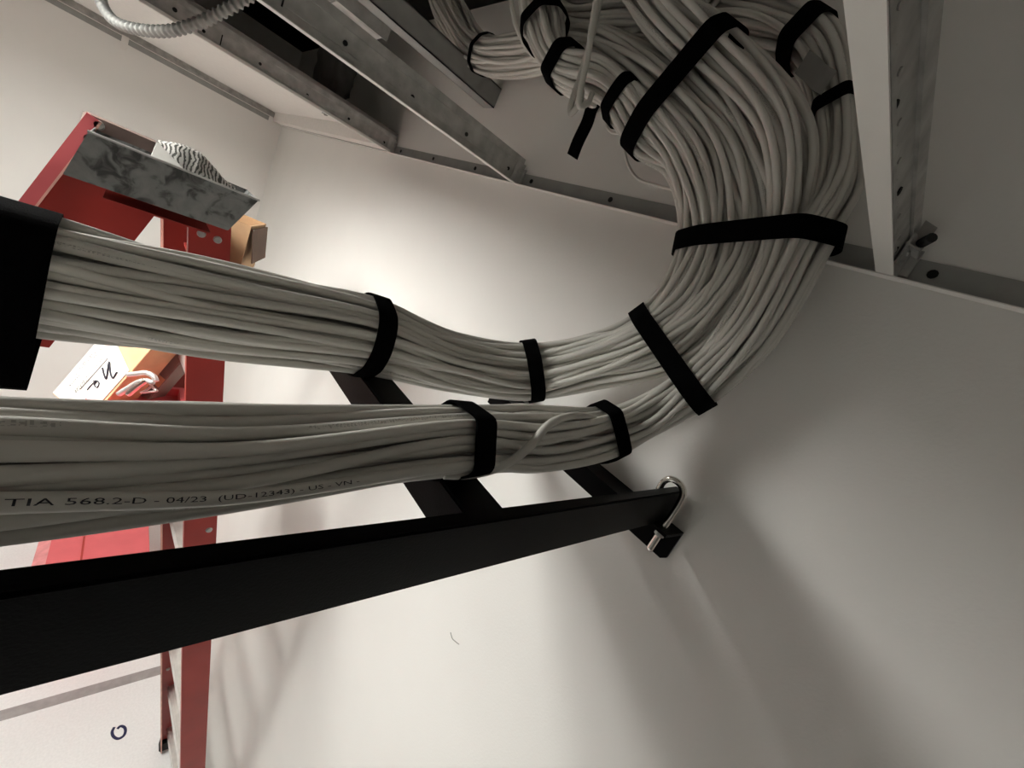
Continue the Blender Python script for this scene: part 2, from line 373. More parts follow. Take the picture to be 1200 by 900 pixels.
# ------------------------------------------------------------------ ladder rack
RT = H - .1475                 # top of the stringers
t = empty('cable_ladder_rack', (.2, .3, H - .19), 'black cable ladder rack running to the wall under the two cable bundles', 'cable rack')
for y in (.1375, .458):
    bm = bmesh.new(); box(bm, (-1.9, y, RT - .046), (.522, y + .012, RT)); build('stringer', bm, 'black', t, bevel=.0015)
for x in (-1.65, -1.345, -1.04, -.735, -.43, -.125, .186):
    bm = bmesh.new(); box(bm, (x, .1495, RT - .046 + .004), (x + .0375, .458, RT - .0085)); build('rung', bm, 'black', t, bevel=.0015)
bm = bmesh.new()
yA, yB = .115, .52; zt = RT - .0465
prism(bm, [(WX - .004, yA, zt), (WX - .004, yB, zt), (WX - .045, yB, zt), (WX - .045, yA + .004, zt)], (0, 0, -.004))
prism(bm, [(WX - .0005, yA, zt), (WX - .0005, yB, zt), (WX - .0005, yB, zt - .046), (WX - .0005, yA + .006, zt - .046), (WX - .0005, yA, zt - .040)], (-.004, 0, 0))
tag(build('wall_support_angle', bm, 'black'), 'black steel angle bolted to the wall under the rack end', 'support angle')
# J-bolt over the near stringer
t = empty('j_bolt', (.50, .128, zt), 'shiny zinc J-bolt hooked over the rack rail at the wall', 'bolt')
xj = .502; yo = .1295
hook = [(xj, .158, RT - .012), (xj, .158, RT + .001), (xj, .154, RT + .0075), (xj, .146, RT + .0105), (xj, .137, RT + .0085), (xj, .1315, RT + .002), (xj, yo, RT - .010), (xj, yo, RT - .04), (xj, yo, zt - .012), (xj, yo, zt - .034)]
me = tube_mesh('hook_rod', catmull(hook, 8), .0041, 14); me.transform(Matrix.Translation(-t.location)); link('hook_rod', me, 'chrome', t)
bm = bmesh.new(); cyl(bm, (xj, yo, zt - .0115), (xj, yo, zt - .006), .0062, 6); build('nut', bm, 'galvd', t)

# ------------------------------------------------------------------ cables
R = .0035
def sec(ax, ay, bx, by, mode, val, th):
    a, b = at(ax, ay, mode, val), at(bx, by, mode, val); w = (b - a) / 2; l = np.linalg.norm(w)
    return [(a + b) / 2, w * (l - R) / l, th - R]
def wsec(c, w, th): return [np.array(c) + ORG, np.array(w, float), th - R]
m1 = [wsec((-.85, .385, -.125), (0, -.021, -.032), .04), wsec((-.33, .38, -.125), (0, -.021, -.032), .04),
      sec(66, 252, 50, 400, 'z', .265, .038), sec(245, 299, 236, 423, 'z', .325, .039), sec(434, 346, 428, 441, 'z', .41, .04),
      sec(532, 388, 526, 461, 'z', .495, .038), sec(626, 399, 620, 471, 'z', .555, .037), sec(690, 392, 697, 458, 'X', .45, .036),
      sec(745, 368, 797, 432, 'X', .462, .036), sec(776, 333, 858, 380, 'X', .468, .035), sec(793, 280, 905, 285, 'X', .468, .034),
      sec(776, 205, 893, 168, 'X', .445, .036), sec(745, 187, 812, 85, 'X', .42, .04)]
m1low = m1 + [sec(708, 130, 703, 72, 'X', .39, .032), sec(650, 104, 668, 55, 'X', .365, .030), sec(620, 52, 658, 14, 'X', .36, .030), sec(606, -50, 650, -60, 'X', .36, .028), sec(612, -170, 660, -165, 'X', .36, .028)]
m1mid = m1 + [sec(704, 92, 706, 26, 'X', .415, .033), sec(648, 84, 650, 32, 'X', .44, .032), sec(604, 90, 600, 42, 'X', .45, .03), sec(560, 88, 574, 41, 'X', .45, .03), sec(520, 46, 548, 8, 'X', .45, .03), sec(492, -30, 528, -45, 'X', .45, .03), sec(478, -120, 520, -125, 'X', .45, .03)]
m2 = [wsec((-.85, .207, -.152), (0, -.015, -.021), .026), wsec((-.33, .195, -.145), (0, -.015, -.021), .026),
      sec(12, 453, 6, 643, 'z', .137, .027), sec(252, 467, 246, 612, 'z', .195, .029), sec(522, 472, 548, 564, 'z', .305, .031),
      sec(620, 471, 616, 560, 'z', .362, .032), sec(690, 477, 722, 541, 'z', .435, .031), sec(728, 466, 770, 513, 'z', .462, .032),
      sec(797, 432, 836, 475, 'X', .462, .034), sec(848, 374, 906, 411, 'X', .466, .035), sec(891, 284, 979, 288, 'X', .466, .035)]
m2a = m2 + [sec(873, 174, 963, 150, 'X', .438, .036), sec(800, 102, 854, 20, 'X', .412, .038), sec(750, 45, 812, -20, 'X', .39, .034), sec(690, -60, 775, -105, 'X', .37, .034), sec(640, -180, 740, -220, 'X', .35, .034)]
m2b = m2 + [sec(950, 214, 1015, 222, 'X', .485, .03), sec(945, 135, 1016, 122, 'X', .49, .03), sec(915, 72, 1002, 38, 'X', .49, .03), sec(872, 58, 905, -12, 'X', .488, .03), sec(815, 55, 822, -20, 'X', .486, .028), sec(740, 40, 745, -40, 'X', .486, .028)]
coil = [sec(930, -150, 850, -170, 'X', .45, .034), sec(868, -40, 808, -55, 'X', .45, .034), sec(800, 42, 780, -20, 'X', .45, .034), sec(725, 62, 722, -5, 'X', .425, .034), sec(668, 52, 682, -2, 'X', .415, .033), sec(628, -5, 668, -40, 'X', .42, .032), sec(640, -110, 690, -110, 'X', .43, .032), sec(660, -220, 715, -215, 'X', .43, .032)]

def disc(n, hollow=0.):
    """slots that fill the unit disc evenly"""
    i = np.arange(n); r = np.sqrt((i + .5) / n); a = i * 2.399963
    p = np.stack([r * np.cos(a), r * np.sin(a)], 1); return p[r >= hollow]
def reslot(uv, n):
    """give n cables new slots in their own disc, keeping their order as far as possible"""
    s = disc(n) * .97; q = (uv - uv.mean(0)) / (np.abs(uv - uv.mean(0)).max(0) + 1e-9)
    out = np.zeros_like(s); free = list(range(n))
    for k in np.argsort(-np.linalg.norm(q, axis=1)):
        j = min(free, key=lambda f: np.sum((s[f] - q[k]) ** 2)); free.remove(j); out[k] = s[j]
    return out
def rot(uv, a): c, s = math.cos(a), math.sin(a); return uv @ np.array([[c, s], [-s, c]])
def chain_frames(ch):
    C = np.array([s[0] for s in ch]); W = np.array([s[1] for s in ch]); th = np.array([s[2] for s in ch])
    T = np.gradient(C, axis=0); B = np.cross(T, W); B /= np.linalg.norm(B, axis=1)[:, None]
    B *= np.where(((C - ORG) * B).sum(1) > 0, 1, -1)[:, None]        # +v faces away from the eye
    return C, W, B * th[:, None]
def run(ch, uvs):
    """cable through its sections: uvs (sections, 2)"""
    C, W, B = chain_frames(ch)
    return C + uvs[:, :1] * W + uvs[:, 1:] * B

CAB = []       # dict(group, sect points)
def jitter(uv, amt):
    j = uv + rng.normal(0, amt, uv.shape); n = np.linalg.norm(j, axis=1); k = n > .985; j[k] *= (.985 / n[k])[:, None]; return j
def bundle(shared, base, twist, jit):
    seq = []
    for k in range(len(shared)): seq.append(jitter(rot(base, twist * k), jit))
    return seq
b1 = disc(114, .25) * .985; s1 = bundle(m1, b1, .055, .075)
b2 = disc(50, .0) * .985; s2 = bundle(m2, b2, -.06, .08)
# lower bundle: one printed cable lies on its near side
tx = int(np.argmin(np.abs(s2[2] - np.array([.3, -.95])).sum(1)))
for k, (u, v) in enumerate(((.2, -.98), (.25, -.97), (.27, -1.03), (.49, -.95), (.70, -.74), (.72, -.66), (.7, -.6), (.6, -.7))): s2[k][tx] = (u, v)
last1 = s1[-1]; order = np.argsort(last1[:, 0]); nl = int(len(order) * .45)
low, mid = order[:nl], order[nl:]
def finish(ch, seq, idx, jit, key, cut):
    n = len(idx); uv = [s[idx] for s in seq]; slot = reslot(seq[-1][idx], n)
    for k in range(len(seq), len(ch)): uv.append(jitter(rot(slot, .10 * (k - len(seq))), jit))
    for c in range(n):
        CAB.append(dict(key=key, pts=run(ch, np.array([u[c] for u in uv])), i=int(idx[c])))
finish(m1low, s1, low, .10, 'm1low', len(m1)); finish(m1mid, s1, mid, .10, 'm1mid', len(m1))
o2 = np.argsort(s2[-1][:, 0]); na = int(len(o2) * .52); a2, bb2 = o2[:na], o2[na:]
finish(m2a, s2, a2, .09, 'm2a', 0); finish(m2b, s2, bb2, .09, 'm2b', 0)
bc = disc(34) * .98
sc_ = [jitter(rot(bc, .12 * k), .12) for k in range(len(coil))]
for c in range(34): CAB.append(dict(key='coil', pts=run(coil, np.array([s[c] for s in sc_])), i=c))

LAB = {'m1': ('grey network cable strapped into the bundle on the far side of the rack', 'network cables of the far bundle'),
       'm2': ('grey network cable strapped into the bundle beside the bare black rail', 'network cables of the near bundle'),
       'coil': ('grey network cable bunched above the grid behind the hanging hairpin loop', 'network cables of the upper coil')}
NS = 10
for c in CAB:
    P = catmull(c['pts'], NS); c['curve'] = P
    k = c['key'][:2] if c['key'] != 'coil' else 'coil'
    # drop what is far behind the eye on the left to keep the mesh light
    me = tube_mesh('network_cable', P, R, 9, twist=random.uniform(0, 6.28))
    o = link('network_cable', me, 'cable'); c['obj'] = o; tag(o, LAB[k][0], 'cable', LAB[k][1])
    if k == 'm2' and c['i'] == tx:
        c['text'] = True; del o['group']; o['label'] = 'grey cable printed TIA 568.2-D on the bundle beside the bare black rail'

# loose cables
def loose(pts, label, r=R):
    P = catmull([at(*p) for p in pts], 14)
    tag(link('network_cable', tube_mesh('network_cable', P, r, 9, twist=1.), 'cable'), label, 'cable')
loose([(735, -140, 'X', .335), (716, -60, 'X', .335), (703, 0, 'X', .335), (693, 45, 'X', .335), (680, 90, 'X', .335), (669, 125, 'X', .335), (669, 133, 'X', .335), (676, 126, 'X', .336), (682, 108, 'X', .36)], 'pale loose cable bent into a hairpin hanging in front of the upper coil')
loose([(728, -140, 'X', .33), (711, -60, 'X', .33), (699, 0, 'X', .33), (694, 30, 'X', .328), (688, 70, 'X', .328), (680, 108, 'X', .33), (679, 124, 'X', .333), (687, 122, 'X', .345), (694, 110, 'X', .37)], 'second pale loose cable lying just beside the hairpin in front of the coil')
loose([(590, -80, 'X', .37), (597, -10, 'X', .37), (607, 35, 'X', .37), (622, 62, 'X', .375), (648, 78, 'X', .385), (680, 82, 'X', .40)], 'single loose cable arching in front of the small far bundle')
loose([(600, -80, 'X', .36), (612, -10, 'X', .36), (619, 30, 'X', .365), (632, 58, 'X', .375), (660, 70, 'X', .39)], 'single loose cable tucked behind the strap edge of the upper coil')
loose([(722, 128, 'X', .44), (714, 137, 'X', .45), (711, 146, 'X', .455), (717, 155, 'X', .455), (726, 155, 'X', .45), (740, 140, 'X', .44)], 'tiny loose cable loop peeking out below the lower bunch of the coil', .0018)
loose([(729, 140, 'X', .47), (731, 165, 'X', .48), (735, 190, 'X', .485), (747, 209, 'X', .485), (768, 217, 'X', .48), (790, 222, 'X', .475)], 'thin loose cable sagging against the wall left of the big bend', .002)
loose([(520, 556, 'z', .283), (548, 556, 'z', .290), (590, 545, 'z', .306), (622, 522, 'z', .318), (640, 500, 'z', .326), (662, 489, 'z', .350), (688, 488, 'z', .392), (715, 498, 'z', .436), (745, 488, 'z', .466)], 'stray grey cable kinked across the near bundle between its two straps')

# lettering on the printed cable, following its curve on the side that faces the eye
def text_mesh(s, size):
    cu = bpy.data.curves.new('lettering', 'FONT'); cu.body = s; cu.size = size; cu.resolution_u = 2
    o = bpy.data.objects.new('lettering', cu); COL.objects.link(o)
    dg = bpy.context.evaluated_depsgraph_get(); dg.update()
    me = bpy.data.meshes.new_from_object(o.evaluated_get(dg)); bpy.data.objects.remove(o); bpy.data.curves.remove(cu); return me
tc = [c for c in CAB if c.get('text')][0]
P = tc['curve']; Lc = np.concatenate([[0], np.cumsum(np.linalg.norm(np.diff(P, axis=0), axis=1))])
def proj(p):
    d = (p - ORG); q = np.array([right @ d, down @ d, fwd @ d]); return 600 + F * q[0] / q[2], 450 + F * q[1] / q[2], q[2]
Ls = np.linspace(0, Lc[-1], 3000); xs = []
for s in Ls:
    p = np.array([np.interp(s, Lc, P[:, k]) for k in range(3)]); x, y, z = proj(p); xs.append(x if z > .02 else -9e9)
s_start = Ls[int(np.argmin(np.abs(np.array(xs) - 2)))]; s_end = Ls[int(np.argmin(np.abs(np.array(xs) - 418)))]
me = text_mesh('TIA 568.2-D - 04/23  (UD-12343) - US - VN -', 1.)
w_ = max(v.co.x for v in me.vertices); ksc = (s_end - s_start) / w_
for v in me.vertices:
    s = s_start + v.co.x * ksc; h = (v.co.y - .35) * .0031
    p = np.array([np.interp(s, Lc, P[:, k]) for k in range(3)]); q = np.array([np.interp(s + .002, Lc, P[:, k]) for k in range(3)])
    tn = (q - p) / np.linalg.norm(q - p); e = ORG - p; e -= tn * e.dot(tn); e /= np.linalg.norm(e); upv = np.cross(e, tn); upv *= 1 if upv.dot(-down) > 0 else -1
    a = h / R; v.co = Vector(p + (e * math.cos(a) + upv * math.sin(a)) * (R * 1.03))
link('printed_lettering', me, 'ink', tc['obj'])

# ------------------------------------------------------------------ hook-and-loop straps
def hull2(p):
    p = sorted(map(tuple, p)); 
    def half(ps):
        h = []
        for q in ps:
            while len(h) > 1 and (h[-1][0] - h[-2][0]) * (q[1] - h[-2][1]) - (h[-1][1] - h[-2][1]) * (q[0] - h[-2][0]) <= 0: h.pop()
            h.append(q)
        return h
    a, b = half(p), half(p[::-1]); return np.array(a[:-1] + b[:-1])
def strap(keys, s, width, label, off=.0012, thick=.0016, tilt=0., tail=None, sag=None, shift=0.):
    cs = [c for c in CAB if c['key'] in keys]
    i0 = int(round(s * NS)); mids = np.array([c['curve'][i0] for c in cs]); C0 = mids.mean(0)
    tn = np.mean([c['curve'][i0 + 1] - c['curve'][i0 - 1] for c in cs], axis=0); tn /= np.linalg.norm(tn)
    wd = mids - C0; wd -= np.outer(wd @ tn, tn)
    e1 = np.linalg.svd(wd, full_matrices=False)[2][0]; e1 -= tn * e1.dot(tn); e1 /= np.linalg.norm(e1); e2 = np.cross(tn, e1)
    if tilt: 
        tn = tn * math.cos(tilt) + e1 * math.sin(tilt); e1 = np.cross(e2, tn)
    pts = []
    for c in cs:
        cv = c['curve'][max(0, i0 - NS):i0 + NS + 1]; d = (cv - C0) @ tn; k = np.abs(d) < width * .75
        if not k.any(): k = np.arange(len(d)) == np.argmin(np.abs(d))
        q = (cv - C0)[k]; pts.append(np.stack([q @ e1, q @ e2], 1))
    pts = np.vstack(pts)
    if sag is not None: pts = np.vstack([pts, [[(np.array(sag) - C0) @ e1, (np.array(sag) - C0) @ e2]]])
    th = np.linspace(0, 2 * np.pi, 14, endpoint=False); rr = R + off
    pts = (pts[:, None] + rr * np.stack([np.cos(th), np.sin(th)], 1)[None]).reshape(-1, 2)
    h = hull2(pts); h = np.vstack([h, h[:1]]); l = np.concatenate([[0], np.cumsum(np.linalg.norm(np.diff(h, axis=0), axis=1))])
    n = 72; ss = np.linspace(0, l[-1], n, endpoint=False)
    h = np.stack([np.interp(ss, l, h[:, 0]), np.interp(ss, l, h[:, 1])], 1)
    h = (np.roll(h, 1, 0) + 2 * h + np.roll(h, -1, 0)) / 4
    nrm = np.roll(h, -1, 0) - np.roll(h, 1, 0); nrm = np.stack([nrm[:, 1], -nrm[:, 0]], 1); nrm /= np.linalg.norm(nrm, axis=1)[:, None]
    if (nrm * h).sum() < 0: nrm = -nrm
    bm = bmesh.new(); rings = []
    for ow, ot in ((-.5, 0), (.5, 0), (.5, 1), (-.5, 1)):
        rings.append([bm.verts.new(Vector(C0 + e1 * q[0] + e2 * q[1] + tn * (ow * width + shift))) for q in h + nrm * (thick * ot)])
    for k in range(4):
        a, b = rings[k], rings[(k + 1) % 4]
        for i in range(n): bm.faces.new((a[i], a[(i + 1) % n], b[(i + 1) % n], b[i]))
    o = build('velcro_strap'.replace('velcro', 'cable'), bm, 'velcro', smooth=False)
    return tag(o, label, 'strap')
A_ = ('m1low', 'm1mid'); B_ = ('m2a', 'm2b')
p = at(20, 446, 'z', .235)
strap(A_, 1.97, .034, 'wide black strap around the far bundle in front of the red ladder', sag=p, shift=-.016)
strap(A_, 4.0, .019, 'black strap around the far bundle where it crosses the rung')
strap(A_, 6.0, .019, 'black strap around the far bundle just before it meets the near bundle', tilt=.12)
strap(B_, 4.0, .021, 'black strap around the near bundle where it crosses the rung', tilt=-.12)
strap(B_, 6.0, .019, 'black strap around the near bundle closest to the wall bracket', tilt=-.1)
strap(A_ + B_, 8.0, .022, 'black strap slanting across both bundles at the start of the bend')
strap(A_ + B_, 10.0, .022, 'black strap level across the widest part of the bend under the grid')
strap(A_ + ('m2a',), 12.0, .024, 'black strap across the fanned coil above the ceiling grid')
strap(('m1low',), 12.55, .016, 'short black strap on the lower bunch of the coil near the wall')
strap(('m1low',), 14.0, .020, 'black strap around the lower bunch behind the hairpin loop')
strap(('m1low',), 15.0, .017, 'black strap on the upper coil next to the small far bundle', off=.004)
strap(('m1mid',), 16.0, .012, 'narrow black strap around the small far bundle above the grid')
strap(('m2b',), 13.2, .024, 'black strap around the rear coil beside the broad tee')
strap(('m2b',), 12.0, .014, 'black strap low on the rear coil behind the fanned cables', off=.0005)
def ribbon(pts, w, th, name, m, label, cat):
    """flat band through points, width vector w"""
    P = catmull(pts, 8); w = np.array(w); bm = bmesh.new(); T = np.gradient(P, axis=0); prev = None
    for i in range(len(P)):
        n = np.cross(T[i], w); n = n / np.linalg.norm(n) * th
        r = [bm.verts.new(Vector(q)) for q in (P[i] - w, P[i] + w, P[i] + w + n, P[i] - w + n)]
        if prev:
            for k in range(4): bm.faces.new((prev[k], prev[(k + 1) % 4], r[(k + 1) % 4], r[k]))
        else: bm.faces.new(r)
        prev = r
    bm.faces.new(prev[::-1]); return tag(build(name, bm, m), label, cat)
a, b = at(694, 124, 'X', .40), at(672, 184, 'X', .40)
ribbon([at(712, 118, 'X', .395), at(697, 122, 'X', .395), at(688, 145, 'X', .395), at(677, 168, 'X', .398), at(671, 184, 'X', .40)], (at(700, 130, 'X', .4) - at(688, 124, 'X', .4)) / 2, .0014, 'cable_strap', 'velcro', 'loose black strap end hanging below the lower bunch of the coil', 'strap')
ribbon([at(940, 72, 'X', .462), at(950, 80, 'X', .46), at(962, 92, 'X', .46), at(972, 97, 'X', .465)], (at(940, 92, 'X', .46) - at(958, 64, 'X', .46)) / 2, .001, 'tape_tab', 'tape', 'scrap of grey tape on the rear coil between its two straps', 'tape')

# ------------------------------------------------------------------ step ladder
def W3(x, y, d): return Vector((x, y, H - d))
t = empty('step_ladder', (.1, 1.05, 0), 'red fibreglass step ladder standing behind the cable bundles', 'ladder')
def rail(p0, p1, wdir, fl, w, d, th=.004, name='rail'):
    """C-channel: web width along wdir, flanges along fl"""
    p0, p1, wdir, fl = map(Vector, (p0, p1, wdir, fl)); ax = p1 - p0; bm = bmesh.new(); mid = (p0 + p1) / 2
    obox(bm, mid, ax / 2, wdir * w / 2, fl * th / 2, 0)
    for s in (-1, 1):
        obox(bm, mid + wdir * s * (w / 2 - th / 2) + fl * (d / 2 + th / 2), ax / 2, wdir * th / 2, fl * d / 2, 0)
        obox(bm, mid + wdir * s * (w / 2 - th / 2) + fl * (d + th / 2 + .0006), ax / 2, wdir * th / 2, fl * .0006, 1)
    r = build(name, bm, None, t)
    for k in ('red', 'worn'): r.data.materials.append(M[k])
    return r
FN = [W3(.100, .905, .10), W3(.492, .800, 2.43)]; FF = [W3(.070, 1.20, .10), W3(.452, 1.305, 2.43)]
BN = [W3(-.012, .905, .10), W3(-.75, .80, 2.43)]; BF = [W3(-.035, 1.20, .10), W3(-.74, 1.305, 2.43)]
wf = (FN[1] - FN[0]).normalized().cross(V(0, 1, 0)).normalized(); wb = (BN[1] - BN[0]).normalized().cross(V(0, 1, 0)).normalized()
rail(*FN, wf, V(0, 1, 0), .060, .030); rail(*FF, wf, V(0, -1, 0), .060, .030)
rail(*BN, wb, V(0, 1, 0), .075, .030); rail(*BF, wb, V(0, -1, 0), .075, .030)
for (a, b) in (FN, FF, BN, BF):
    bm = bmesh.new(); e = b + (b - a).normalized() * .012; obox(bm, V(e.x, e.y, .03), (.036, 0, 0), (0, .02, 0), (0, 0, .03)); build('rubber_foot', bm, 'rubber', t, bevel=.004)
def lerp(p, d):
    k = (H - d - p[0].z) / (p[1].z - p[0].z); return p[0] + (p[1] - p[0]) * k
for d in (.48, .785, 1.09, 1.395, 1.70, 2.005, 2.31):
    a, b = lerp(FN, d) + V(.011, 0, 0), lerp(FF, d) + V(.011, 0, 0); bm = bmesh.new(); mid = (a + b) / 2; ax = (b - a) / 2
    obox(bm, mid, ax, (.019, 0, 0), (0, 0, .0015)); obox(bm, mid + V(.0175, 0, -.012), ax, (.0015, 0, 0), (0, 0, .012)); obox(bm, mid + V(-.0175, 0, -.012), ax, (.0015, 0, 0), (0, 0, .012))
    for k in range(4): obox(bm, mid + V(-.013 + .0085 * k, 0, .0022), ax, (.0015, 0, 0), (0, 0, .0008))
    build('tread', bm, 'alu', t)
for d in (.5, 1.2, 1.9):
    a, b = lerp(BN, d), lerp(BF, d); bm = bmesh.new(); obox(bm, (a + b) / 2, (b - a) / 2, (.0012, 0, .0), (0, 0, .016)); build('rear_brace', bm, 'alu', t)
# cap, near side plate with flange, brown corner plate, rivets, tray
bm = bmesh.new(); prism(bm, [W3(-.075, 1.23, .078), W3(.088, 1.23, .078), W3(.10, .90, .150), W3(-.065, .90, .150)], (0, 0, -.018)); build('top_cap', bm, 'brown', t, bevel=.003)
yp = .885
pl = [(-.053, .062), (.115, .062), (.150, .21), (.10, .25), (.045, .15), (-.03, .40), (-.145, .40)]
pl = [(-.045, .060), (.085, .060), (.110, .160), (.068, .160), (.066, .150), (.037, .165), (-.050, .420), (-.150, .420)]
bm = bmesh.new(); prism(bm, [W3(x, yp, d) for x, d in pl], (0, .004, 0)); build('side_plate', bm, 'red', t)
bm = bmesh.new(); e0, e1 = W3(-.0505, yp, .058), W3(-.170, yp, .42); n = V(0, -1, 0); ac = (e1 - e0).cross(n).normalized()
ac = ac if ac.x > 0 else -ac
prism(bm, [e0, e1, e1 + ac * .014, e0 + ac * .014], (0, -.006, 0)); build('side_flange', bm, 'tote', t)['label'] = 'edge flange in lighter red, painted as lit'  # lighter red puts the light on this flange into its colour
bm = bmesh.new(); prism(bm, [e0 + ac * .014, e1 + ac * .014, e1 + ac * .0165, e0 + ac * .0165], (0, -.0062, 0)); build('flange_edge', bm, 'worn', t)['label'] = 'pale worn edge'
bm = bmesh.new(); prism(bm, [W3(-.047, yp - .001, .059), W3(.022, yp - .001, .059), W3(.028, yp - .001, .085), W3(.01, yp - .001, .105), W3(-.055, yp - .001, .105)], (0, -.002, 0)); build('corner_plate', bm, 'brown', t)['label'] = 'brown metal corner plate'
def rivet(p):
    bm = bmesh.new(); cyl(bm, p, p + V(0, -.003, 0), .0065, 14, .005); build('rivet', bm, 'galv', t)
rivet(W3(-.038, yp - .003, .068)); rivet(W3(-.045, yp - .003, .09))
for px, py in ((236, 274), (255, 281), (245, 621), (197, 784)): rivet(Vector(at(px, py, 'Y', .885 if py < 500 else (.82 if px > 220 else 1.27))) )
# red pail shelf between the legs
bm = bmesh.new(); box(bm, (.0, .80, H - .632), (.165, 1.135, H - .62)); 
for lo, hi in (((.0, 1.125, H - .62), (.165, 1.135, H - .60)), ((.0, .80, H - .62), (.165, .81, H - .60)), ((.155, .81, H - .62), (.165, 1.125, H - .60))): box(bm, lo, hi)
build('pail_shelf', bm, 'tote', t)
bm = bmesh.new(); box(bm, (-.02, .806, H - .1515), (.10, .886, H - .149)); build('tool_shelf', bm, 'red', t)
bm = bmesh.new(); box(bm, (.10, .93, H - .246), (.205, 1.12, H - .243)); build('side_shelf', bm, 'red', t)

# mud pan on the tool shelf, folded packet in it
yn = .772
t2 = empty('mud_pan', (.05, .82, H - .149), 'grey steel mud pan spattered with dried compound on the ladder top', 'mud pan')
def pan_ring(d, x0, x1, y0, y1): return [W3(x0, y0, d), W3(x1, y0, d), W3(x1, y1, d), W3(x0, y1, d)]
def panpt(px, py, d, y): 
    q = at(px, py, 'Y', y); return Vector((q[0], y, H - d))
top0 = [at(104, 155, 'Y', .79), at(303, 233, 'Y', .79)]; bot0 = [at(75, 205, 'Y', .79), at(268, 273, 'Y', .79)]
zt_, zb_ = (top0[0][2] + top0[1][2]) / 2, (bot0[0][2] + bot0[1][2]) / 2
bm = bmesh.new()
xt0, xt1, xb0, xb1 = top0[0][0] + 0, top0[1][0], bot0[0][0] - .002, bot0[1][0]
o_t = [V(xt0, .785, zt_), V(xt1, .785, zt_), V(xt1, .885, zt_), V(xt0, .885, zt_)]; o_b = [V(xb0, .800, zb_), V(xb1, .800, zb_), V(xb1, .87, zb_), V(xb0, .87, zb_)]
k = .0022
i_t = [p + V(sx * k, sy * k, 0) for p, (sx, sy) in zip(o_t, ((1, 1), (-1, 1), (-1, -1), (1, -1)))]; i_b = [p + V(sx * k, sy * k, k) for p, (sx, sy) in zip(o_b, ((1, 1), (-1, 1), (-1, -1), (1, -1)))]
R_ = [[bm.verts.new(p) for p in r] for r in (o_b, o_t, i_t, i_b)]
bm.faces.new(R_[0][::-1]); bm.faces.new(R_[3])
for q in range(3):
    for i in range(4): bm.faces.new((R_[q][i], R_[q][(i + 1) % 4], R_[q + 1][(i + 1) % 4], R_[q + 1][i]))
build('pan_body', bm, 'mud', t2, bevel=.0008)
bm = bmesh.new(); cyl(bm, V(xt0 - .001, .785, zt_), V(xt1 + .001, .785, zt_), .0016, 8); build('rolled_rim', bm, 'galv', t2)
t2.location.z = zb_; EMPT[t2.name] = Vector((.05, .82, H - .149)); 
for ch in t2.children: ch.data.transform(Matrix.Translation((0, 0, (H - .149) - zb_)))
t3 = empty('folded_packet', (.08, .84, zt_), 'white and black printed packet sticking out of the mud pan', 'packet')
bm = bmesh.new()
A0, A1, A2, A3 = at(184, 166, 'Y', .86), at(276, 221, 'Y', .86), at(262, 250, 'Y', .84), at(172, 195, 'Y', .84)
nx, ny = 12, 5; vs = []
for i in range(nx + 1):
    for j in range(ny + 1):
        u, v = i / nx, j / ny; p = (1 - u) * (1 - v) * A0 + u * (1 - v) * A1 + u * v * A2 + (1 - u) * v * A3
        p = p + np.array([0, -.010 * math.sin(v * math.pi) - .003 * noise.noise(V(u * 7, v * 5, 1)), .003 * noise.noise(V(u * 5, v * 4, 7)) + .017 * math.sin(math.pi * min(1, u * 1.15)) * (1 - v)]); vs.append(bm.verts.new(Vector(p)))
for i in range(nx):
    for j in range(ny): bm.faces.new((vs[i * (ny + 1) + j], vs[(i + 1) * (ny + 1) + j], vs[(i + 1) * (ny + 1) + j + 1], vs[i * (ny + 1) + j + 1]))
g = bmesh.ops.extrude_face_region(bm, geom=bm.faces[:]); bmesh.ops.translate(bm, verts=[v for v in g['geom'] if isinstance(v, bmesh.types.BMVert)], vec=(0, .014, .002))
build('wrapper', bm, 'foil', t3)
bm = bmesh.new(); E = [at(184, 166, 'Y', .857), at(214, 196, 'Y', .838), at(200, 203, 'Y', .832), at(174, 190, 'Y', .832)]
prism(bm, E, (0, -.003, 0)); build('end_flap', bm, 'paper', t3)['label'] = 'plain white end flap'

# small cardboard box on the top tread
t4 = empty('cardboard_box', (.165, 1.04, H - .243), 'small tan cardboard box with dark open flap on the top ladder tread', 'box')
c = V(.158, 1.03, H - .19); bm = bmesh.new()
ang = math.radians(-22); ex, ey = V(math.cos(ang), math.sin(ang), 0), V(-math.sin(ang), math.cos(ang), 0)
for s in (-1, 1):
    obox(bm, c + ex * .043 * s, ex * .0015, ey * .06, V(0, 0, .05)); obox(bm, c + ey * .06 * s, ex * .0445, ey * .0015, V(0, 0, .05))
obox(bm, c - V(0, 0, .049), ex * .044, ey * .06, V(0, 0, .0015)); build('carton', bm, 'card', t4)
bm = bmesh.new(); q = c + ex * .047 + V(0, 0, .045); prism(bm, [q - ey * .06, q + ey * .06, q + ey * .055 + ex * .012 - V(0, 0, .065), q - ey * .055 + ex * .012 - V(0, 0, .065)], ex * .002); build('flap', bm, 'cardd', t4)['label'] = 'dark brown folded flap'

# shipping carton with a handwritten label, leaning on the pail shelf
zc = .86; cen = at(122, 432, 'z', zc); e1 = right * .756 + down * .654; e2 = -right * .654 + down * .756      # across, along (down-left)
px2m = zc / F
t5 = empty('shipping_carton', tuple(cen), 'cardboard carton with a handwritten white label leaning on the ladder shelf', 'carton')
hw, hl, hd = 27 * px2m, 62 * px2m, .035
bm = bmesh.new(); obox(bm, cen + fwd * hd + e2 * .0, e1 * hw, e2 * hl, fwd * hd); build('carton', bm, 'card', t5, bevel=.001)
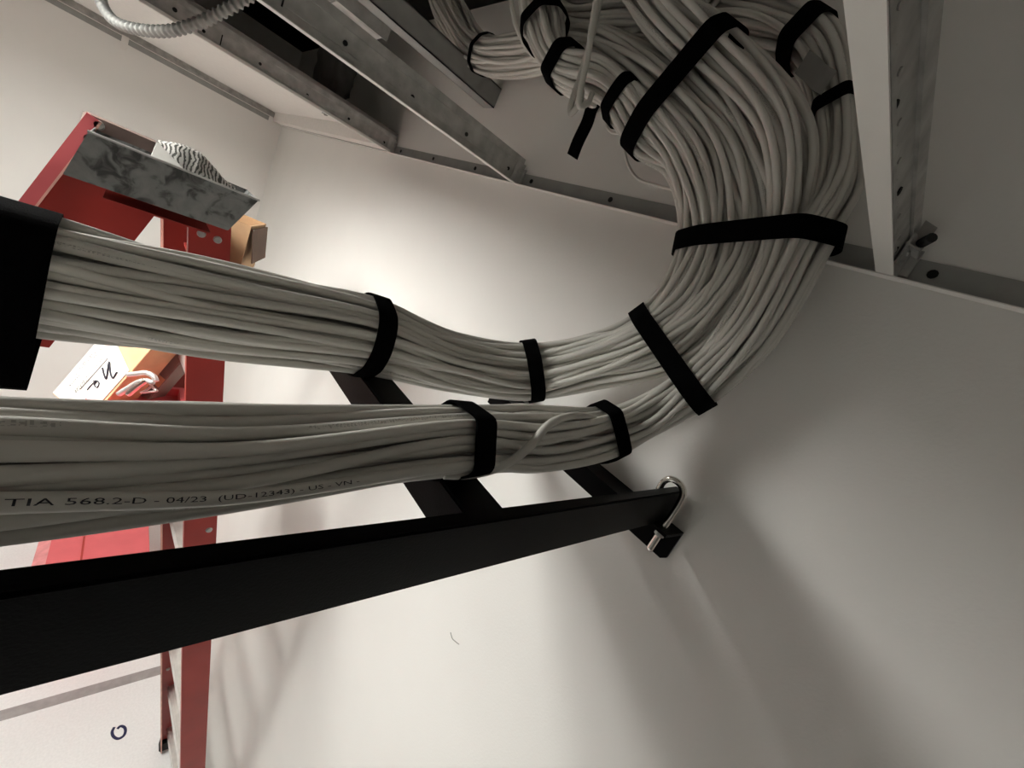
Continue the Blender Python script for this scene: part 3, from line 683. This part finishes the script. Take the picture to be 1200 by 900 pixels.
# the label covers the front except for a strip at the top
def lp(a, b, out=.0015): return cen + e1 * a * px2m + e2 * b * px2m - fwd * out
bm = bmesh.new(); prism(bm, [lp(-26.5, -41), lp(24, -18), lp(23, 60), lp(-26.5, 60)], fwd * .0008); lab = build('paper_label', bm, 'paper', t5); lab['label'] = 'white shipping label with handwriting'
def on_label(name, me_or_pts, m, r=None):
    me = tube_mesh(name, catmull(me_or_pts, 6), r, 6); me.transform(Matrix.Translation(-Vector(cen))); o = link(name, me, m, lab); o.matrix_parent_inverse = Matrix.Identity(4); return o
def img(x, y): return at(x, y, 'z', zc - .0022)
on_label('handwriting', [img(120, 431), img(122, 439), img(124, 444), img(128, 424), img(129.5, 437), img(132, 443), img(137, 436)], 'ink', .0016)
on_label('handwriting', [img(109, 446.5), img(113, 446), img(116, 449), img(113.5, 454), img(110.5, 451), img(114, 446)], 'ink', .0011)
on_label('handwriting', [img(113, 446), img(107, 451), img(102, 457)], 'ink', .0009)
on_label('printed_line', [img(126, 420), img(110, 438), img(94, 456)], 'greyink', .0006)
rr = random.Random(3)
for x0, y0, n in ((118, 409, 5), (113, 411, 8), (107, 415, 8), (101, 425, 7), (121, 419, 12), (92, 440, 6), (98, 446, 6), (105, 441, 9)):
    for q in range(n):
        x, y = x0 - q * 2.0, y0 + q * 2.25
        on_label('printed_letter', [img(x, y), img(x - .5 + rr.uniform(-.6, .6), y + rr.uniform(.3, 1.1)), img(x + rr.uniform(.1, .7), y + rr.uniform(-.2, .5))], 'greyink', .00045)
q = at(178, 432, 'z', .96); t8 = empty('cardboard_box', tuple(q), 'grey-brown panel painted as the shaded side of the carton behind the silver pliers', 'box')  # shaded side of the carton, built as a separate darker panel
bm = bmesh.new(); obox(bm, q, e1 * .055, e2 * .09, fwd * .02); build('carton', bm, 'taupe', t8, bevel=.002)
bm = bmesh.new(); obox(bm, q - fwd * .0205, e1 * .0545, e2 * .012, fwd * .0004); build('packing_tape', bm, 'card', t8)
# pliers and scraps on the shelf
t6 = empty('pliers', tuple(at(165, 455, 'z', .80)), 'silver pliers lying on the red ladder shelf beside the carton', 'pliers')
zp = .80
for nm, pts, r, m in (('handle', [(139, 462), (150, 455), (160, 449), (168, 446)], .0052, 'alu'), ('handle', [(150, 462), (160, 454), (167, 449), (172, 445)], .0055, 'chrome'), ('jaw', [(150, 439), (160, 438), (172, 437), (181, 442), (183, 447)], .0050, 'alu'), ('jaw', [(164, 448), (172, 446), (180, 449)], .0045, 'galv')):
    me = tube_mesh(nm, catmull([at(x, y, 'z', zp) for x, y in pts], 6), r, 10); me.transform(Matrix.Translation(-t6.location)); link(nm, me, m, t6)
P = catmull([at(x, y, 'z', .81) for x, y in ((165, 460), (172, 457), (178, 450), (175, 448), (181, 456), (184, 458), (176, 459), (168, 460))], 6)
o = link('metal_scrap', tube_mesh('metal_scrap', P, .0022, 6), 'alu'); tag(o, 'shiny curl of metal scrap on the red ladder shelf', 'scrap')

# red lidded bin on the floor between the ladder and the left wall
t7 = empty('storage_bin', (.16, 2.35, 0), 'red plastic storage bin on the floor between ladder legs and left wall', 'storage bin')
dh = 2.05; k_ = dh / H
def fp(px, py): return Vector(at(px, py, 'D', dh))
X0, Xc, X1 = -.065, .088, .335; Y0, Y1 = 1.80, 2.62; zt_ = H - dh
bm = bmesh.new(); prism(bm, [V(X0 + .035, Y0, zt_), V(X1, Y0, zt_), V(X1 - .01, Y1, zt_), V(X0 + .055, Y1, zt_)], (0, 0, -.02), 0); build('lid', bm, 'tote', t7, bevel=.004)
bm = bmesh.new(); prism(bm, [V(X0 - .01, Y0, zt_ - .022), V(X0 + .035, Y0, zt_ - .004), V(X0 + .055, Y1, zt_ - .004), V(X0 + .018, Y1, zt_ - .022)], (0, 0, -.012)); build('lid_rim', bm, 'toter', t7)['label'] = 'paler rim'
bm = bmesh.new(); obox(bm, V(Xc, (Y0 + Y1) / 2, zt_ + .001), (.0035, 0, 0), (0, (Y1 - Y0) / 2 - .01, 0), (0, 0, .003)); build('lid_rib', bm, 'red', t7)
bm = bmesh.new(); lo_ = [V(X0 + .08, Y0 + .06, 0), V(X1 - .05, Y0 + .06, 0), V(X1 - .05, Y1 - .06, 0), V(X0 + .08, Y1 - .06, 0)]; hi_ = [V(X0 + .04, Y0 + .02, zt_ - .02), V(X1 - .015, Y0 + .02, zt_ - .02), V(X1 - .015, Y1 - .02, zt_ - .02), V(X0 + .06, Y1 - .02, zt_ - .02)]
a = [bm.verts.new(p) for p in lo_]; b = [bm.verts.new(p) for p in hi_]; bm.faces.new(a[::-1]); bm.faces.new(b)
for i in range(4): bm.faces.new((a[i], a[(i + 1) % 4], b[(i + 1) % 4], b[i]))
build('tub', bm, 'tote', t7)

# ------------------------------------------------------------------ light
w = bpy.data.worlds.new('world'); scn.world = w; w.use_nodes = True
w.node_tree.nodes['Background'].inputs[0].default_value = (1, .96, .9, 1); w.node_tree.nodes['Background'].inputs[1].default_value = .0
vs_ = scn.view_settings; vs_.view_transform = 'Standard'; vs_.look = 'None'; vs_.gamma = 1; vs_.use_curve_mapping = False; vs_.exposure = 0.0
scn.cycles.use_denoising = True
scn.cycles.max_bounces = 10; scn.cycles.diffuse_bounces = 6
